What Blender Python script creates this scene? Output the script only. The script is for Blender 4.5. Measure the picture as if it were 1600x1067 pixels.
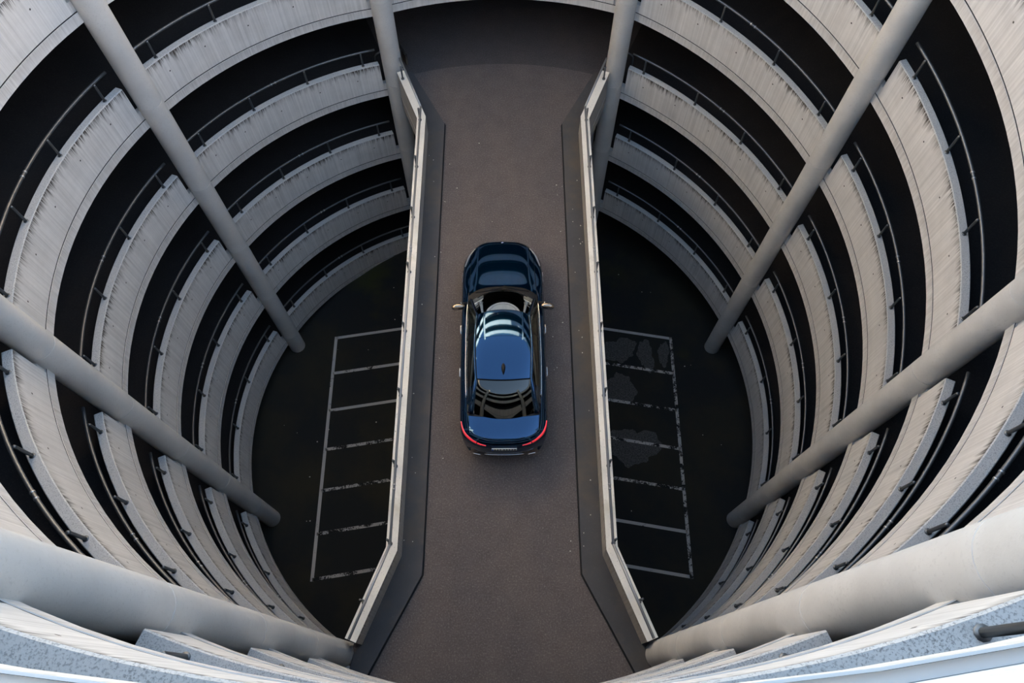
import bpy, bmesh, math, random
import numpy as np
from mathutils import Vector, Matrix

random.seed(7)
scene = bpy.context.scene
for o in list(bpy.data.objects):
    bpy.data.objects.remove(o, do_unlink=True)
COL = scene.collection

# ------------------------------------------------------------------ camera
cam_d = bpy.data.cameras.new('camera')
cam = bpy.data.objects.new('camera', cam_d)
COL.objects.link(cam)
cam.location = (0.1934, -8.080, 15.082)
cam.rotation_euler = (0.45620, -0.003547, 0.001823)
cam_d.sensor_width = 36.0
cam_d.lens = 1120.85 * 36.0 / 1600.0
cam_d.clip_start = 0.05
cam_d.clip_end = 500
scene.camera = cam

# ------------------------------------------------------------------ sky, sun, exposure
SUN_EL = math.radians(19.0)
SUN_AZ = math.radians(129.0)          # clockwise from +Y (the far end of the bridge)
world = bpy.data.worlds.new('sky')
scene.world = world
world.use_nodes = True
wn = world.node_tree.nodes
wl = world.node_tree.links
bg = wn['Background']
sky = wn.new('ShaderNodeTexSky')
sky.sky_type = 'NISHITA'
sky.sun_disc = False
sky.sun_elevation = SUN_EL
sky.sun_rotation = SUN_AZ
sky.altitude = 200
sky.air_density = 1.0
sky.dust_density = 0.3
sky.ozone_density = 1.8
wb = wn.new('ShaderNodeVectorMath')      # camera white balance set for open shade
wb.operation = 'MULTIPLY'
wb.inputs[1].default_value = (1.20, 1.0, 0.81)
wl.new(sky.outputs[0], wb.inputs[0])
wl.new(wb.outputs[0], bg.inputs[0])
bg.inputs[1].default_value = 1.0
sun_d = bpy.data.lights.new('sun', 'SUN')
sun_d.energy = 76.0
sun_d.angle = math.radians(0.53)
sun_d.color = (1.0, 0.74, 0.44)
sun = bpy.data.objects.new('sun', sun_d)
COL.objects.link(sun)
sdir = Vector((math.sin(SUN_AZ) * math.cos(SUN_EL), math.cos(SUN_AZ) * math.cos(SUN_EL), math.sin(SUN_EL)))
sun.rotation_euler = sdir.to_track_quat('Z', 'Y').to_euler()
sun.location = sdir * 60

scene.view_settings.view_transform = 'Standard'
scene.view_settings.look = 'None'
scene.view_settings.exposure = 0.22
scene.view_settings.gamma = 1.0
scene.view_settings.use_curve_mapping = False

# ------------------------------------------------------------------ dimensions (metres, bridge deck at z = 0)
R = 8.1            # inner face of the ring parapets
H = 2.6863         # storey height
TOP = 0.739        # parapet top above the slab
SEAM = -0.165      # underside of the parapet panel
BOT = -0.398       # underside of the edge beam
THK = 0.165        # parapet thickness
RC = 8.02          # column axis radius
CR = 0.265         # column radius
GAP = 0.0424       # half angle from column axis to panel end
RO = 14.2          # outer wall radius
GROUND = -3 * H
PI = math.pi
D = math.radians


# ------------------------------------------------------------------ material helpers
def new_mat(name):
    m = bpy.data.materials.new(name)
    m.use_nodes = True
    nt = m.node_tree
    return m, nt, nt.nodes['Principled BSDF']


class N:
    def __init__(self, nt):
        self.nt = nt

    def node(self, t, **kw):
        n = self.nt.nodes.new(t)
        for k, v in kw.items():
            setattr(n, k, v)
        return n

    def link(self, a, b):
        self.nt.links.new(a, b)

    def val(self, sock, v):
        if hasattr(v, 'is_linked') or isinstance(v, bpy.types.NodeSocket):
            self.link(v, sock)
        else:
            sock.default_value = v

    def math(self, op, a, b=0.0, c=0.0, clamp=False):
        n = self.node('ShaderNodeMath', operation=op)
        n.use_clamp = clamp
        self.val(n.inputs[0], a)
        self.val(n.inputs[1], b)
        self.val(n.inputs[2], c)
        return n.outputs[0]

    def mapr(self, v, a, b, c=0.0, d=1.0):
        n = self.node('ShaderNodeMapRange')
        self.val(n.inputs[0], v)
        for i, x in enumerate((a, b, c, d)):
            n.inputs[i + 1].default_value = x
        return n.outputs[0]

    def mix(self, f, a, b):
        n = self.node('ShaderNodeMix', data_type='RGBA')
        self.val(n.inputs[0], f)
        for s, v in ((n.inputs[6], a), (n.inputs[7], b)):
            if isinstance(v, bpy.types.NodeSocket):
                self.link(v, s)
            else:
                s.default_value = (*v, 1.0)
        return n.outputs[2]

    def noise(self, vec, scale, detail=3.0, rough=0.55, w=None):
        n = self.node('ShaderNodeTexNoise')
        if w is not None:
            n.noise_dimensions = '4D'
            self.val(n.inputs['W'], w)
        if vec is not None:
            self.link(vec, n.inputs['Vector'])
        n.inputs['Scale'].default_value = scale
        n.inputs['Detail'].default_value = detail
        n.inputs['Roughness'].default_value = rough
        return n.outputs[0]

    def mapping(self, vec, scale=(1, 1, 1)):
        n = self.node('ShaderNodeMapping')
        self.link(vec, n.inputs[0])
        n.inputs['Scale'].default_value = scale
        return n.outputs[0]

    def bump(self, h, strength, dist, bsdf):
        n = self.node('ShaderNodeBump')
        n.inputs['Strength'].default_value = strength
        n.inputs['Distance'].default_value = dist
        self.link(h, n.inputs['Height'])
        self.link(n.outputs[0], bsdf.inputs['Normal'])


def simple(name, col, rough=0.5, metal=0.0, coat=0.0, emit=None, estr=0.0, spec=0.5):
    m, nt, b = new_mat(name)
    b.inputs['Base Color'].default_value = (*col, 1)
    b.inputs['Roughness'].default_value = rough
    b.inputs['Metallic'].default_value = metal
    b.inputs['Coat Weight'].default_value = coat
    b.inputs['Coat Roughness'].default_value = 0.02
    b.inputs['Specular IOR Level'].default_value = spec
    if emit:
        b.inputs['Emission Color'].default_value = (*emit, 1)
        b.inputs['Emission Strength'].default_value = estr
    return m


def concrete_face(name, base, dark, streak=1.0):
    """board-marked concrete: UV.x = run along the piece (m), UV.y = distance below its top edge (m)"""
    m, nt, b = new_mat(name)
    n = N(nt)
    uv = n.node('ShaderNodeTexCoord').outputs['UV']
    rnd = n.math('MULTIPLY', n.node('ShaderNodeObjectInfo').outputs['Random'], 40.0)
    sep = n.node('ShaderNodeSeparateXYZ')
    n.link(uv, sep.inputs[0])
    down = sep.outputs[1]
    s1 = n.noise(n.mapping(uv, (9, 0.35, 1)), 1.0, 4, 0.65, rnd)
    s2 = n.noise(n.mapping(uv, (38, 0.8, 1)), 1.0, 2, 0.6, rnd)
    s3 = n.noise(n.mapping(uv, (0.9, 0.3, 1)), 1.0, 2, 0.5, rnd)
    reach = n.mapr(n.noise(n.mapping(uv, (14, 0.0, 1)), 1.0, 3, 0.6, rnd), 0.35, 0.75, 0.05, 0.42)
    fade = n.math('SUBTRACT', 1.0, n.math('DIVIDE', down, reach), clamp=True)
    run = n.math('MULTIPLY', n.mapr(s2, 0.36, 0.56), fade)
    run = n.math('MULTIPLY', run, n.mapr(s3, 0.32, 0.56, 0.15, 1.0))
    soft = n.math('MULTIPLY', n.mapr(s1, 0.50, 0.80), n.mapr(down, 0.0, 1.0, 0.55, 0.12))
    dirt = n.math('MULTIPLY', n.math('ADD', run, n.math('MULTIPLY', soft, 0.55)), streak, clamp=True)
    cl = n.noise(n.mapping(uv, (1.3, 2.2, 1)), 1.0, 5, 0.6, rnd)
    boards = n.mapr(n.noise(n.mapping(uv, (26, 0.05, 1)), 1.0, 1, 0.5, rnd), 0.3, 0.7, 0.86, 1.06)
    c0 = n.mix(n.mapr(cl, 0.3, 0.7), tuple(x * 0.90 for x in base), tuple(min(1, x * 1.06) for x in base))
    mul = n.node('ShaderNodeVectorMath', operation='SCALE')
    n.link(c0, mul.inputs[0])
    n.link(boards, mul.inputs['Scale'])
    n.link(n.mix(dirt, mul.outputs[0], dark), b.inputs['Base Color'])
    b.inputs['Roughness'].default_value = 0.8
    b.inputs['Specular IOR Level'].default_value = 0.25
    hgt = n.math('ADD', n.noise(n.mapping(uv, (60, 1.5, 1)), 1.0, 2, 0.5, rnd), n.math('MULTIPLY', n.noise(uv, 40.0, 2), 0.4))
    n.bump(hgt, 0.25, 0.004, b)
    return m


def speckled(name, base, spot, amount=0.55, scale=55.0, blotch=None, bl=(0.45, 0.75)):
    m, nt, b = new_mat(name)
    n = N(nt)
    co = n.node('ShaderNodeTexCoord').outputs['Object']
    f = n.mapr(n.noise(co, scale, 3, 0.7), amount, amount + 0.12)
    big = n.noise(co, 1.1, 4, 0.6)
    c = n.mix(n.mapr(big, 0.3, 0.7), tuple(x * 0.88 for x in base), tuple(x * 1.08 for x in base))
    c = n.mix(n.math('MULTIPLY', f, n.mapr(big, 0.35, 0.65, 0.25, 0.9)), c, spot)
    if blotch:
        c = n.mix(n.mapr(n.noise(co, 0.7, 5, 0.65), *bl), c, blotch)
    n.link(c, b.inputs['Base Color'])
    b.inputs['Roughness'].default_value = 0.85
    b.inputs['Specular IOR Level'].default_value = 0.25
    n.bump(n.noise(co, scale, 3, 0.7), 0.3, 0.004, b)
    return m


def asphalt(name, base, alt, grit, rough=0.85):
    m, nt, b = new_mat(name)
    n = N(nt)
    co = n.node('ShaderNodeTexCoord').outputs['Object']
    big = n.noise(n.mapping(co, (0.8, 0.35, 1)), 1.0, 5, 0.6)
    mid = n.noise(co, 2.6, 4, 0.6)
    fine = n.noise(co, 30.0, 3, 0.9)
    c = n.mix(n.mapr(big, 0.38, 0.62), base, alt)
    c = n.mix(n.mapr(mid, 0.35, 0.75, 0.0, 0.35), c, tuple(x * 0.55 for x in base))
    c = n.mix(n.mapr(fine, 0.52, 0.78, 0.0, 0.75), c, grit)
    c = n.mix(n.mapr(fine, 0.44, 0.28, 0.0, 0.6), c, tuple(x * 0.4 for x in base))
    n.link(c, b.inputs['Base Color'])
    b.inputs['Roughness'].default_value = rough
    b.inputs['Specular IOR Level'].default_value = 0.3
    n.bump(fine, 0.35, 0.006, b)
    return m


M = {}
M['panel'] = concrete_face('panel_concrete', (0.66, 0.645, 0.625), (0.075, 0.065, 0.055), 1.35)
M['beam'] = concrete_face('beam_concrete', (0.64, 0.625, 0.605), (0.18, 0.15, 0.135), 0.35)
M['top'] = speckled('parapet_top_concrete', (0.50, 0.50, 0.49), (0.17, 0.17, 0.17), 0.50, 70.0)
M['column'] = speckled('column_concrete', (0.55, 0.545, 0.53), (0.44, 0.435, 0.425), 0.56, 30.0)
M['bridge_top'] = speckled('bridge_cap_concrete', (0.82, 0.79, 0.71), (0.36, 0.33, 0.27), 0.60, 26.0, (0.55, 0.52, 0.42), (0.60, 0.8))
M['bridge_face'] = concrete_face('bridge_face_concrete', (0.44, 0.42, 0.385), (0.10, 0.085, 0.07), 1.0)
M['hole'] = simple('tie_hole_dark', (0.06, 0.055, 0.05), 0.9)
M['steel'] = simple('galvanised_steel', (0.16, 0.165, 0.17), 0.45, 0.75)
M['rail_light'] = simple('pale_galvanised_steel', (0.36, 0.365, 0.37), 0.45, 0.5)
M['sleeve'] = simple('bright_sleeve', (0.5, 0.5, 0.5), 0.35, 0.8)
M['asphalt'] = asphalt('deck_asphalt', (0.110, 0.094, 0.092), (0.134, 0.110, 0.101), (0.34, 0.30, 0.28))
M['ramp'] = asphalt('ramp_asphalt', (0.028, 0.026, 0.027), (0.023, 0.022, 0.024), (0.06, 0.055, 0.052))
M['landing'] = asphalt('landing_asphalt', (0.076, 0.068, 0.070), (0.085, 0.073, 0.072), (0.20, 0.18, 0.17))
M['kerb'] = speckled('kerb_screed', (0.080, 0.079, 0.082), (0.11, 0.105, 0.10), 0.60, 20.0, (0.115, 0.098, 0.080), (0.48, 0.70))
M['joint_and_shade'] = simple('joint_and_shade_black', (0.012, 0.012, 0.013), 0.9)
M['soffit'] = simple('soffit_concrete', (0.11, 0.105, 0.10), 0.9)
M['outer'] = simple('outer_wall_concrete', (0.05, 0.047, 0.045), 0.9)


def ground_mat():
    m, nt, b = new_mat('wet_ground_asphalt')
    n = N(nt)
    co = n.node('ShaderNodeTexCoord').outputs['Object']
    c = n.mix(n.mapr(n.noise(co, 0.45, 5, 0.6), 0.42, 0.66), (0.020, 0.022, 0.023), (0.034, 0.032, 0.023))
    c = n.mix(n.mapr(n.noise(co, 0.33, 4, 0.6), 0.60, 0.78, 0, 0.8), c, (0.045, 0.050, 0.016))
    c = n.mix(n.mapr(n.noise(co, 9.0, 4, 0.8), 0.70, 0.76, 0, 0.5), c, (0.10, 0.10, 0.10))
    n.link(c, b.inputs['Base Color'])
    b.inputs['Roughness'].default_value = 0.8
    b.inputs['Specular IOR Level'].default_value = 0.15
    return m


def paint_mat(name, cover):
    m, nt, b = new_mat(name)
    n = N(nt)
    co = n.node('ShaderNodeTexCoord').outputs['Object']
    rnd = n.math('MULTIPLY', n.node('ShaderNodeObjectInfo').outputs['Random'], 30.0)
    f = n.math('ADD', n.noise(co, 2.2, 4, 0.7, rnd), n.math('MULTIPLY', n.noise(co, 24.0, 3, 0.8, rnd), 0.55))
    f = n.mapr(f, cover, cover + 0.06)
    n.link(n.mix(f, (0.50, 0.49, 0.47), (0.016, 0.017, 0.017)), b.inputs['Base Color'])
    b.inputs['Roughness'].default_value = 0.8
    b.inputs['Specular IOR Level'].default_value = 0.2
    return m


def stain_mat():
    m, nt, b = new_mat('dried_silt')
    n = N(nt)
    co = n.node('ShaderNodeTexCoord').outputs['Object']
    f = n.mapr(n.noise(co, 22.0, 4, 0.9), 0.40, 0.62)
    n.link(n.mix(f, (0.028, 0.030, 0.031), (0.13, 0.13, 0.125)), b.inputs['Base Color'])
    b.inputs['Roughness'].default_value = 0.95
    return m


M['ground'] = ground_mat()
M['paint'] = paint_mat('worn_line_paint', 0.90)
M['paint_worn'] = paint_mat('very_worn_line_paint', 0.76)
M['stain'] = stain_mat()
M['leaf'] = simple('dry_litter', (0.55, 0.52, 0.45), 0.8)


# ------------------------------------------------------------------ object helpers
def link_mesh(name, verts, faces, mats, parent=None, fm=None, uvs=None, smooth=False):
    me = bpy.data.meshes.new(name)
    me.from_pydata([tuple(v) for v in verts], [], faces)
    for m in (mats if isinstance(mats, (list, tuple)) else [mats]):
        me.materials.append(m)
    if fm:
        me.polygons.foreach_set('material_index', fm)
    if uvs is not None:
        l = me.uv_layers.new(name='UVMap')
        flat = [c for f in uvs for p in f for c in p]
        l.data.foreach_set('uv', flat)
    if smooth:
        me.polygons.foreach_set('use_smooth', [True] * len(me.polygons))
    me.update()
    o = bpy.data.objects.new(name, me)
    COL.objects.link(o)
    if parent:
        o.parent = parent
    return o


def empty(name, loc=(0, 0, 0), rz=0.0):
    o = bpy.data.objects.new(name, None)
    o.empty_display_size = 0.2
    COL.objects.link(o)
    o.location = loc
    o.rotation_euler = (0, 0, rz)
    return o


def tag(o, label=None, cat=None, group=None, kind=None):
    if label:
        o['label'] = label
    if cat:
        o['category'] = cat
    if group:
        o['group'] = group
    if kind:
        o['kind'] = kind
    return o


def dup(root, loc, rz):
    r = root.copy()
    COL.objects.link(r)
    r.location = loc
    r.rotation_euler = (0, 0, rz)
    for ch in root.children:
        c = ch.copy()
        COL.objects.link(c)
        c.parent = r
        for g in ch.children:
            d = g.copy()
            COL.objects.link(d)
            d.parent = c
    return r


class MB:
    """collects faces of one mesh"""

    def __init__(self):
        self.v, self.f, self.m, self.uv = [], [], [], []

    def quad(self, pts, m=0, uv=None):
        i = len(self.v)
        self.v += [tuple(p) for p in pts]
        self.f.append(tuple(range(i, i + len(pts))))
        self.m.append(m)
        self.uv.append(uv or [(p[0], p[1]) for p in pts])

    def tube(self, path, r, seg=8, caps=True, m=0):
        path = [Vector(p) for p in path]
        rings = []
        prev = None
        for i, p in enumerate(path):
            a = path[max(i - 1, 0)]
            b = path[min(i + 1, len(path) - 1)]
            t = (b - a).normalized()
            if prev is None:
                u = t.orthogonal().normalized()
            else:
                u = (prev - t * prev.dot(t)).normalized()
            prev = u
            w = t.cross(u)
            rr = r[i] if isinstance(r, (list, tuple)) else r
            base = len(self.v)
            for k in range(seg):
                q = p + (u * math.cos(2 * PI * k / seg) + w * math.sin(2 * PI * k / seg)) * rr
                self.v.append(tuple(q))
            rings.append(base)
        for a, b in zip(rings, rings[1:]):
            for k in range(seg):
                k2 = (k + 1) % seg
                self.f.append((a + k, a + k2, b + k2, b + k))
                self.m.append(m)
                self.uv.append([(0, 0)] * 4)
        if caps:
            self.f.append(tuple(rings[0] + k for k in reversed(range(seg))))
            self.f.append(tuple(rings[-1] + k for k in range(seg)))
            self.m += [m, m]
            self.uv += [[(0, 0)] * seg] * 2

    def box(self, c, s, m=0):
        x, y, z = c
        a, b, d = s[0] / 2, s[1] / 2, s[2] / 2
        P = [(x + i * a, y + j * b, z + k * d) for i in (-1, 1) for j in (-1, 1) for k in (-1, 1)]
        for q in ((0, 1, 3, 2), (4, 6, 7, 5), (0, 4, 5, 1), (2, 3, 7, 6), (0, 2, 6, 4), (1, 5, 7, 3)):
            self.quad([P[i] for i in q], m)

    def prism(self, poly, z0, z1, m=0, mt=None):
        n = len(poly)
        mt = m if mt is None else mt
        self.quad([(x, y, z1) for x, y in poly], mt)
        self.quad([(x, y, z0) for x, y in reversed(poly)], m)
        for i in range(n):
            a, b = poly[i], poly[(i + 1) % n]
            L = math.hypot(b[0] - a[0], b[1] - a[1])
            self.quad([(*a, z0), (*b, z0), (*b, z1), (*a, z1)], m, [(0, z1 - z0), (L, z1 - z0), (L, 0), (0, 0)])

    def build(self, name, mats, parent=None, smooth=False):
        return link_mesh(name, self.v, self.f, mats, parent, self.m, self.uv, smooth)


def gfun(az):
    """how far (in storeys) the ramp has dropped at azimuth az (degrees clockwise from the far end)"""
    s = 1 if az >= 0 else -1
    return s * min(max((abs(az) - 22.5) / 135.0, 0.0), 1.0)


def pol(r, az, z=0.0):
    a = D(az)
    return (r * math.sin(a), r * math.cos(a), z)


# ------------------------------------------------------------------ ground and outer wall
mb = MB()
mb.quad([pol(RO + 0.3, 360 - 360 * i / 96, GROUND) for i in range(96)])
floor = tag(mb.build('floor', M['ground']), 'dark damp asphalt floor at the bottom of the round shaft', None, None, 'structure')

mb = MB()
NW = 96
for i in range(NW):
    a, b = 360 * i / NW, 360 * (i + 1) / NW
    for r, fl in ((RO, False), (RO + 0.25, True)):
        q = [pol(r, a, GROUND), pol(r, b, GROUND), pol(r, b, 5.6 * H), pol(r, a, 5.6 * H)]  # unseen height above the rim added to hold back the low sun
        mb.quad(q if fl else q[::-1])
    mb.quad([pol(RO, a, 5.6 * H), pol(RO, b, 5.6 * H), pol(RO + 0.25, b, 5.6 * H), pol(RO + 0.25, a, 5.6 * H)])
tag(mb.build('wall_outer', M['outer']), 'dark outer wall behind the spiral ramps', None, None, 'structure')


# ------------------------------------------------------------------ spiral ramps with their edge beams
def ramp(n, side, lo=0.0, hi=180.0):
    """half a turn of ramp; side +1 runs down the east half from the far end, -1 the west half"""
    steps = int((hi - lo) / 2.5)
    mb, be = MB(), MB()
    az = [side * (lo + (hi - lo) * i / steps) for i in range(steps + 1)]
    arc = 0.0
    for a, b in zip(az, az[1:]):
        za, zb = (n - gfun(a)) * H, (n - gfun(b)) * H
        if side < 0:
            a, b, za, zb = b, a, zb, za
        ri = R + 0.16
        land = abs(za) < 1e-6 and abs(zb) < 1e-6 and (max(abs(a), abs(b)) < 24 or min(abs(a), abs(b)) > 156)
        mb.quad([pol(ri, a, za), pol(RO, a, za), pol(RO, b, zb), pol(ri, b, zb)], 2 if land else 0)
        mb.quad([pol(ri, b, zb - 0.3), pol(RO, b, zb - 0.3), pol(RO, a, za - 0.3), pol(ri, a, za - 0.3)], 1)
        # edge beam, a hair proud of the panels, its top a small ledge
        r0, r1 = R - 0.007, R + 0.30
        L = R * D(abs(b - a))
        t, u = SEAM - 0.020, BOT
        be.quad([pol(r0, b, zb + u), pol(r0, a, za + u), pol(r0, a, za + t), pol(r0, b, zb + t)], 0,
                [(arc + L, t - u), (arc, t - u), (arc, 0), (arc + L, 0)])
        be.quad([pol(r0, b, zb + t), pol(r0, a, za + t), pol(R + 0.034, a, za + t + 0.004), pol(R + 0.034, b, zb + t + 0.004)], 0,
                [(0, .3)] * 4)
        be.quad([pol(R + .001, b, zb + t), pol(R + .001, a, za + t), pol(R + .001, a, za + t + .024), pol(R + .001, b, zb + t + .024)], 2)  # dark strip painting in the shade of the gap under the panel
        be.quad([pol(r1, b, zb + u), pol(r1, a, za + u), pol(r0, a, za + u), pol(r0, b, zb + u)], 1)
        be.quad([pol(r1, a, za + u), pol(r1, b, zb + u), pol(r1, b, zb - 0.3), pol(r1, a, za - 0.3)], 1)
        # recessed upstand that shows between the panel ends and the columns
        arc += L
        if (abs(za) < 1e-6 and abs(zb) < 1e-6) and (max(abs(a), abs(b)) < 20.1 or min(abs(a), abs(b)) > 159.9):
            continue                 # open roadway on to the bridge
        ru, tz = R + 0.035, 0.03
        be.quad([pol(ru, b, zb + t), pol(ru, a, za + t), pol(ru, a, za + tz), pol(ru, b, zb + tz)], 0,
                [(arc + L, .25), (arc, .25), (arc, 0.05), (arc + L, 0.05)])
        be.quad([pol(ru, b, zb + tz), pol(ru, a, za + tz), pol(ru + 0.13, a, za + tz), pol(ru + 0.13, b, zb + tz)], 0, [(0, .3)] * 4)
        be.quad([pol(ru + 0.13, a, za), pol(ru + 0.13, b, zb), pol(ru + 0.13, b, zb + tz), pol(ru + 0.13, a, za + tz)], 0, [(0, .3)] * 4)
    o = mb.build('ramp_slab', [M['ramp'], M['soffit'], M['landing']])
    half = 'east' if side > 0 else 'west'
    lab = 'dark asphalt car ramp, half turn %d of the %s side counted from the floor' % (n + (3 if side > 0 else 4), half)
    if hi - lo < 90:
        lab = 'short level top landing slab on the %s side of the %s bridge end' % (half, 'near' if lo else 'far')
    tag(o, lab, None, 'spiral ramps', 'structure')
    be.build('edge_beam', [M['beam'], M['soffit'], M['joint_and_shade']], o, smooth=False)
    return o


for n in range(-2, 6):
    ramp(n, 1)
for n in range(-3, 5):
    ramp(n, -1)
ramp(6, 1, 157.5, 180.0)
ramp(5, -1, 0.0, 22.5)


# ------------------------------------------------------------------ ring parapets (panel, handrail, posts)
def parapet_proto(drop, name):
    """drop: fall along 45 degrees clockwise. Local frame: origin on the inner face at mid run, +y outward."""
    root = empty(name)
    half = 22.5 - math.degrees(GAP)
    steps = 28

    def P(r, a, z):
        x, y, _ = pol(r, a)
        return (x, y - R, z - drop * a / 45.0)
    mb = MB()
    ch = 0.014
    az = [-half + 2 * half * i / steps for i in range(steps + 1)]
    prof = [(0, SEAM + 0.004), (0, TOP - ch), (ch, TOP), (THK - ch, TOP), (THK, TOP - ch), (THK, SEAM + 0.004)]
    for a, b in zip(az, az[1:]):
        ua, ub = R * D(a), R * D(b)
        for j in range(len(prof)):
            (d0, z0), (d1, z1) = prof[j], prof[(j + 1) % len(prof)]
            mat = 1 if j in (1, 2, 3) else 0
            v0, v1 = TOP - z0, TOP - z1
            mb.quad([P(R + d0, b, z0), P(R + d0, a, z0), P(R + d1, a, z1), P(R + d1, b, z1)], mat,
                    [(ub, v0), (ua, v0), (ua, v1), (ub, v1)])
    for a, s in ((az[0], 1), (az[-1], -1)):
        q = [P(R + d, a, z) for d, z in prof]
        mb.quad(q[::-s], 0, [(d, TOP - z) for d, z in prof][::-s])
    panel = mb.build('panel', [M['panel'], M['top']], root)
    # formwork tie holes, tiny: one sub-part
    hb = MB()
    for i, a in enumerate((-16.4, -9.2, -1.0, 7.4, 15.2)):
        z = 0.36 + (0.03 if i % 2 else 0)
        c = Vector(P(R - 0.002, a, z))
        t = Vector((math.cos(D(a)), -math.sin(D(a)), 0))
        hb.quad([c + (t * math.cos(q) + Vector((0, 0, 1)) * math.sin(q)) * 0.019 for q in [-2 * PI * k / 8 for k in range(8)]])
    tag(hb.build('tie_hole', M['hole'], panel), None, None, None, 'stuff')
    rr = R + 0.142
    rail = MB()
    end = half - 0.15
    rail.tube([P(rr, -end + 2 * end * i / 30, TOP + 0.405) for i in range(31)], 0.030, 10)
    railo = rail.build('handrail', M['steel'], root, True)
    for fr in (0.485, 0.505):
        sb = MB()
        a = -half + 2 * half * fr
        sb.tube([P(rr, a - 0.10, TOP + 0.405), P(rr, a + 0.10, TOP + 0.405)], 0.036, 10)
        sb.build('sleeve', M['sleeve'], railo, True)
    for fr in (0.075, 0.36, 0.645, 0.925):
        pb = MB()
        a = -half + 2 * half * fr
        rp = R + 0.082
        pb.tube([P(rp, a, TOP - 0.02), P(rp, a, TOP + 0.012)], 0.042, 10)
        pb.tube([P(rp, a, TOP), P(rp, a, TOP + 0.40), P(rp + 0.006, a, TOP + 0.425)], 0.025, 10)
        pb.tube([P(rp, a, TOP + 0.405), P(rr, a, TOP + 0.405)], 0.015, 6)
        pb.build('post', M['steel'], root, True)
    return root


slope = parapet_proto(H / 3, 'ring_parapet')
flat = parapet_proto(0.0, 'ring_parapet')
ORD = ['lowest', 'second', 'third', 'fourth', 'fifth', 'sixth', 'seventh', 'eighth', 'ninth']
SECT = {1: 'between far-right and upper-right columns', 2: 'between upper-right and lower-right columns',
        3: 'between lower-right and near-right columns', 5: 'between lower-left and near-left columns',
        6: 'between upper-left and lower-left columns', 7: 'between far-left and upper-left columns'}
used = {id(slope): False, id(flat): False}


def place(proto, az, z, label, group):
    x, y, _ = pol(R, az)
    if used[id(proto)]:
        o = dup(proto, (x, y, z), -D(az))
    else:
        used[id(proto)] = True
        o = proto
        o.location = (x, y, z)
        o.rotation_euler = (0, 0, -D(az))
    tag(o, label, 'parapet', group)


for k in (1, 2, 3, 5, 6, 7):
    az = 45 * k if k < 4 else 45 * k - 360
    lo = -2 if k < 4 else -3
    for i, n in enumerate(range(lo, lo + 8)):
        z = (n - gfun(az)) * H
        tier = 'lowest tier' if i == 0 else ('top tier' if i == 7 else ORD[i] + ' tier up')
        place(slope, az, z, 'curved sloping concrete parapet with handrail, %s %s' % (tier, SECT[k]), 'sloping parapets around the shaft')
for az, wh in ((0, 'far'), (180, 'near')):
    for n in ((-2, -1, 1, 2, 3, 4, 5) if az == 0 else (-2, -1, 1, 2, 3, 4)):
        t = {1: 'one storey above', 2: 'two storeys above', 3: 'three storeys above', 4: 'four storeys above', 5: 'five storeys above',
             -1: 'one storey below', -2: 'two storeys below'}[n]
        place(flat, az, n * H, 'level curved concrete parapet with handrail, %s the %s bridge end' % (t, wh), 'level parapets at the bridge ends')

# ------------------------------------------------------------------ columns
CN = {22.5: 'far-right', 67.5: 'upper-right', 112.5: 'lower-right', 157.5: 'near-right',
      -22.5: 'far-left', -67.5: 'upper-left', -112.5: 'lower-left', -157.5: 'near-left'}
drums = {}
for az, nm in CN.items():
    root = empty('concrete_column', pol(RC, az, GROUND))
    tag(root, 'tall round concrete column at the %s of the shaft' % nm, 'column', 'columns around the shaft', 'thing')
    off = (-gfun(az)) % 1.0 * H
    cuts = [GROUND]
    z = GROUND + off
    while z < 5.3 * H:
        if z > GROUND + 0.4:
            cuts.append(z + 0.18)
        z += H
    cuts.append(5 * H + TOP + 0.25)
    for i, (z0, z1) in enumerate(zip(cuts, cuts[1:])):
        h = round(z1 - z0, 3)
        if h not in drums:
            mb = MB()
            g = 0.006
            mb.tube([(0, 0, 0.0), (0, 0, g), (0, 0, g + .003), (0, 0, h - g - .003), (0, 0, h - g), (0, 0, h)],
                    [CR - .006, CR - .006, CR, CR, CR - .006, CR - .006], 40)
            d = mb.build('drum', M['column'], root, True)
            d.data.set_sharp_from_angle(angle=D(35))
            drums[h] = d
        else:
            d = drums[h].copy()
            COL.objects.link(d)
            d.parent = root
        d.location = (0, 0, z0 - GROUND)

# ------------------------------------------------------------------ bridge
BYAW = 0.0050
bridge = empty('bridge_slab', (0.015, 0, 0), BYAW)
tag(bridge, 'asphalt roadway bridge crossing the middle of the round shaft', None, None, 'structure')
KN, KW, EX, EY = 5.50, 2.265, 2.905, 7.15
IN = 2.04


def lerp(a, b, t):
    return a + (b - a) * t


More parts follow.
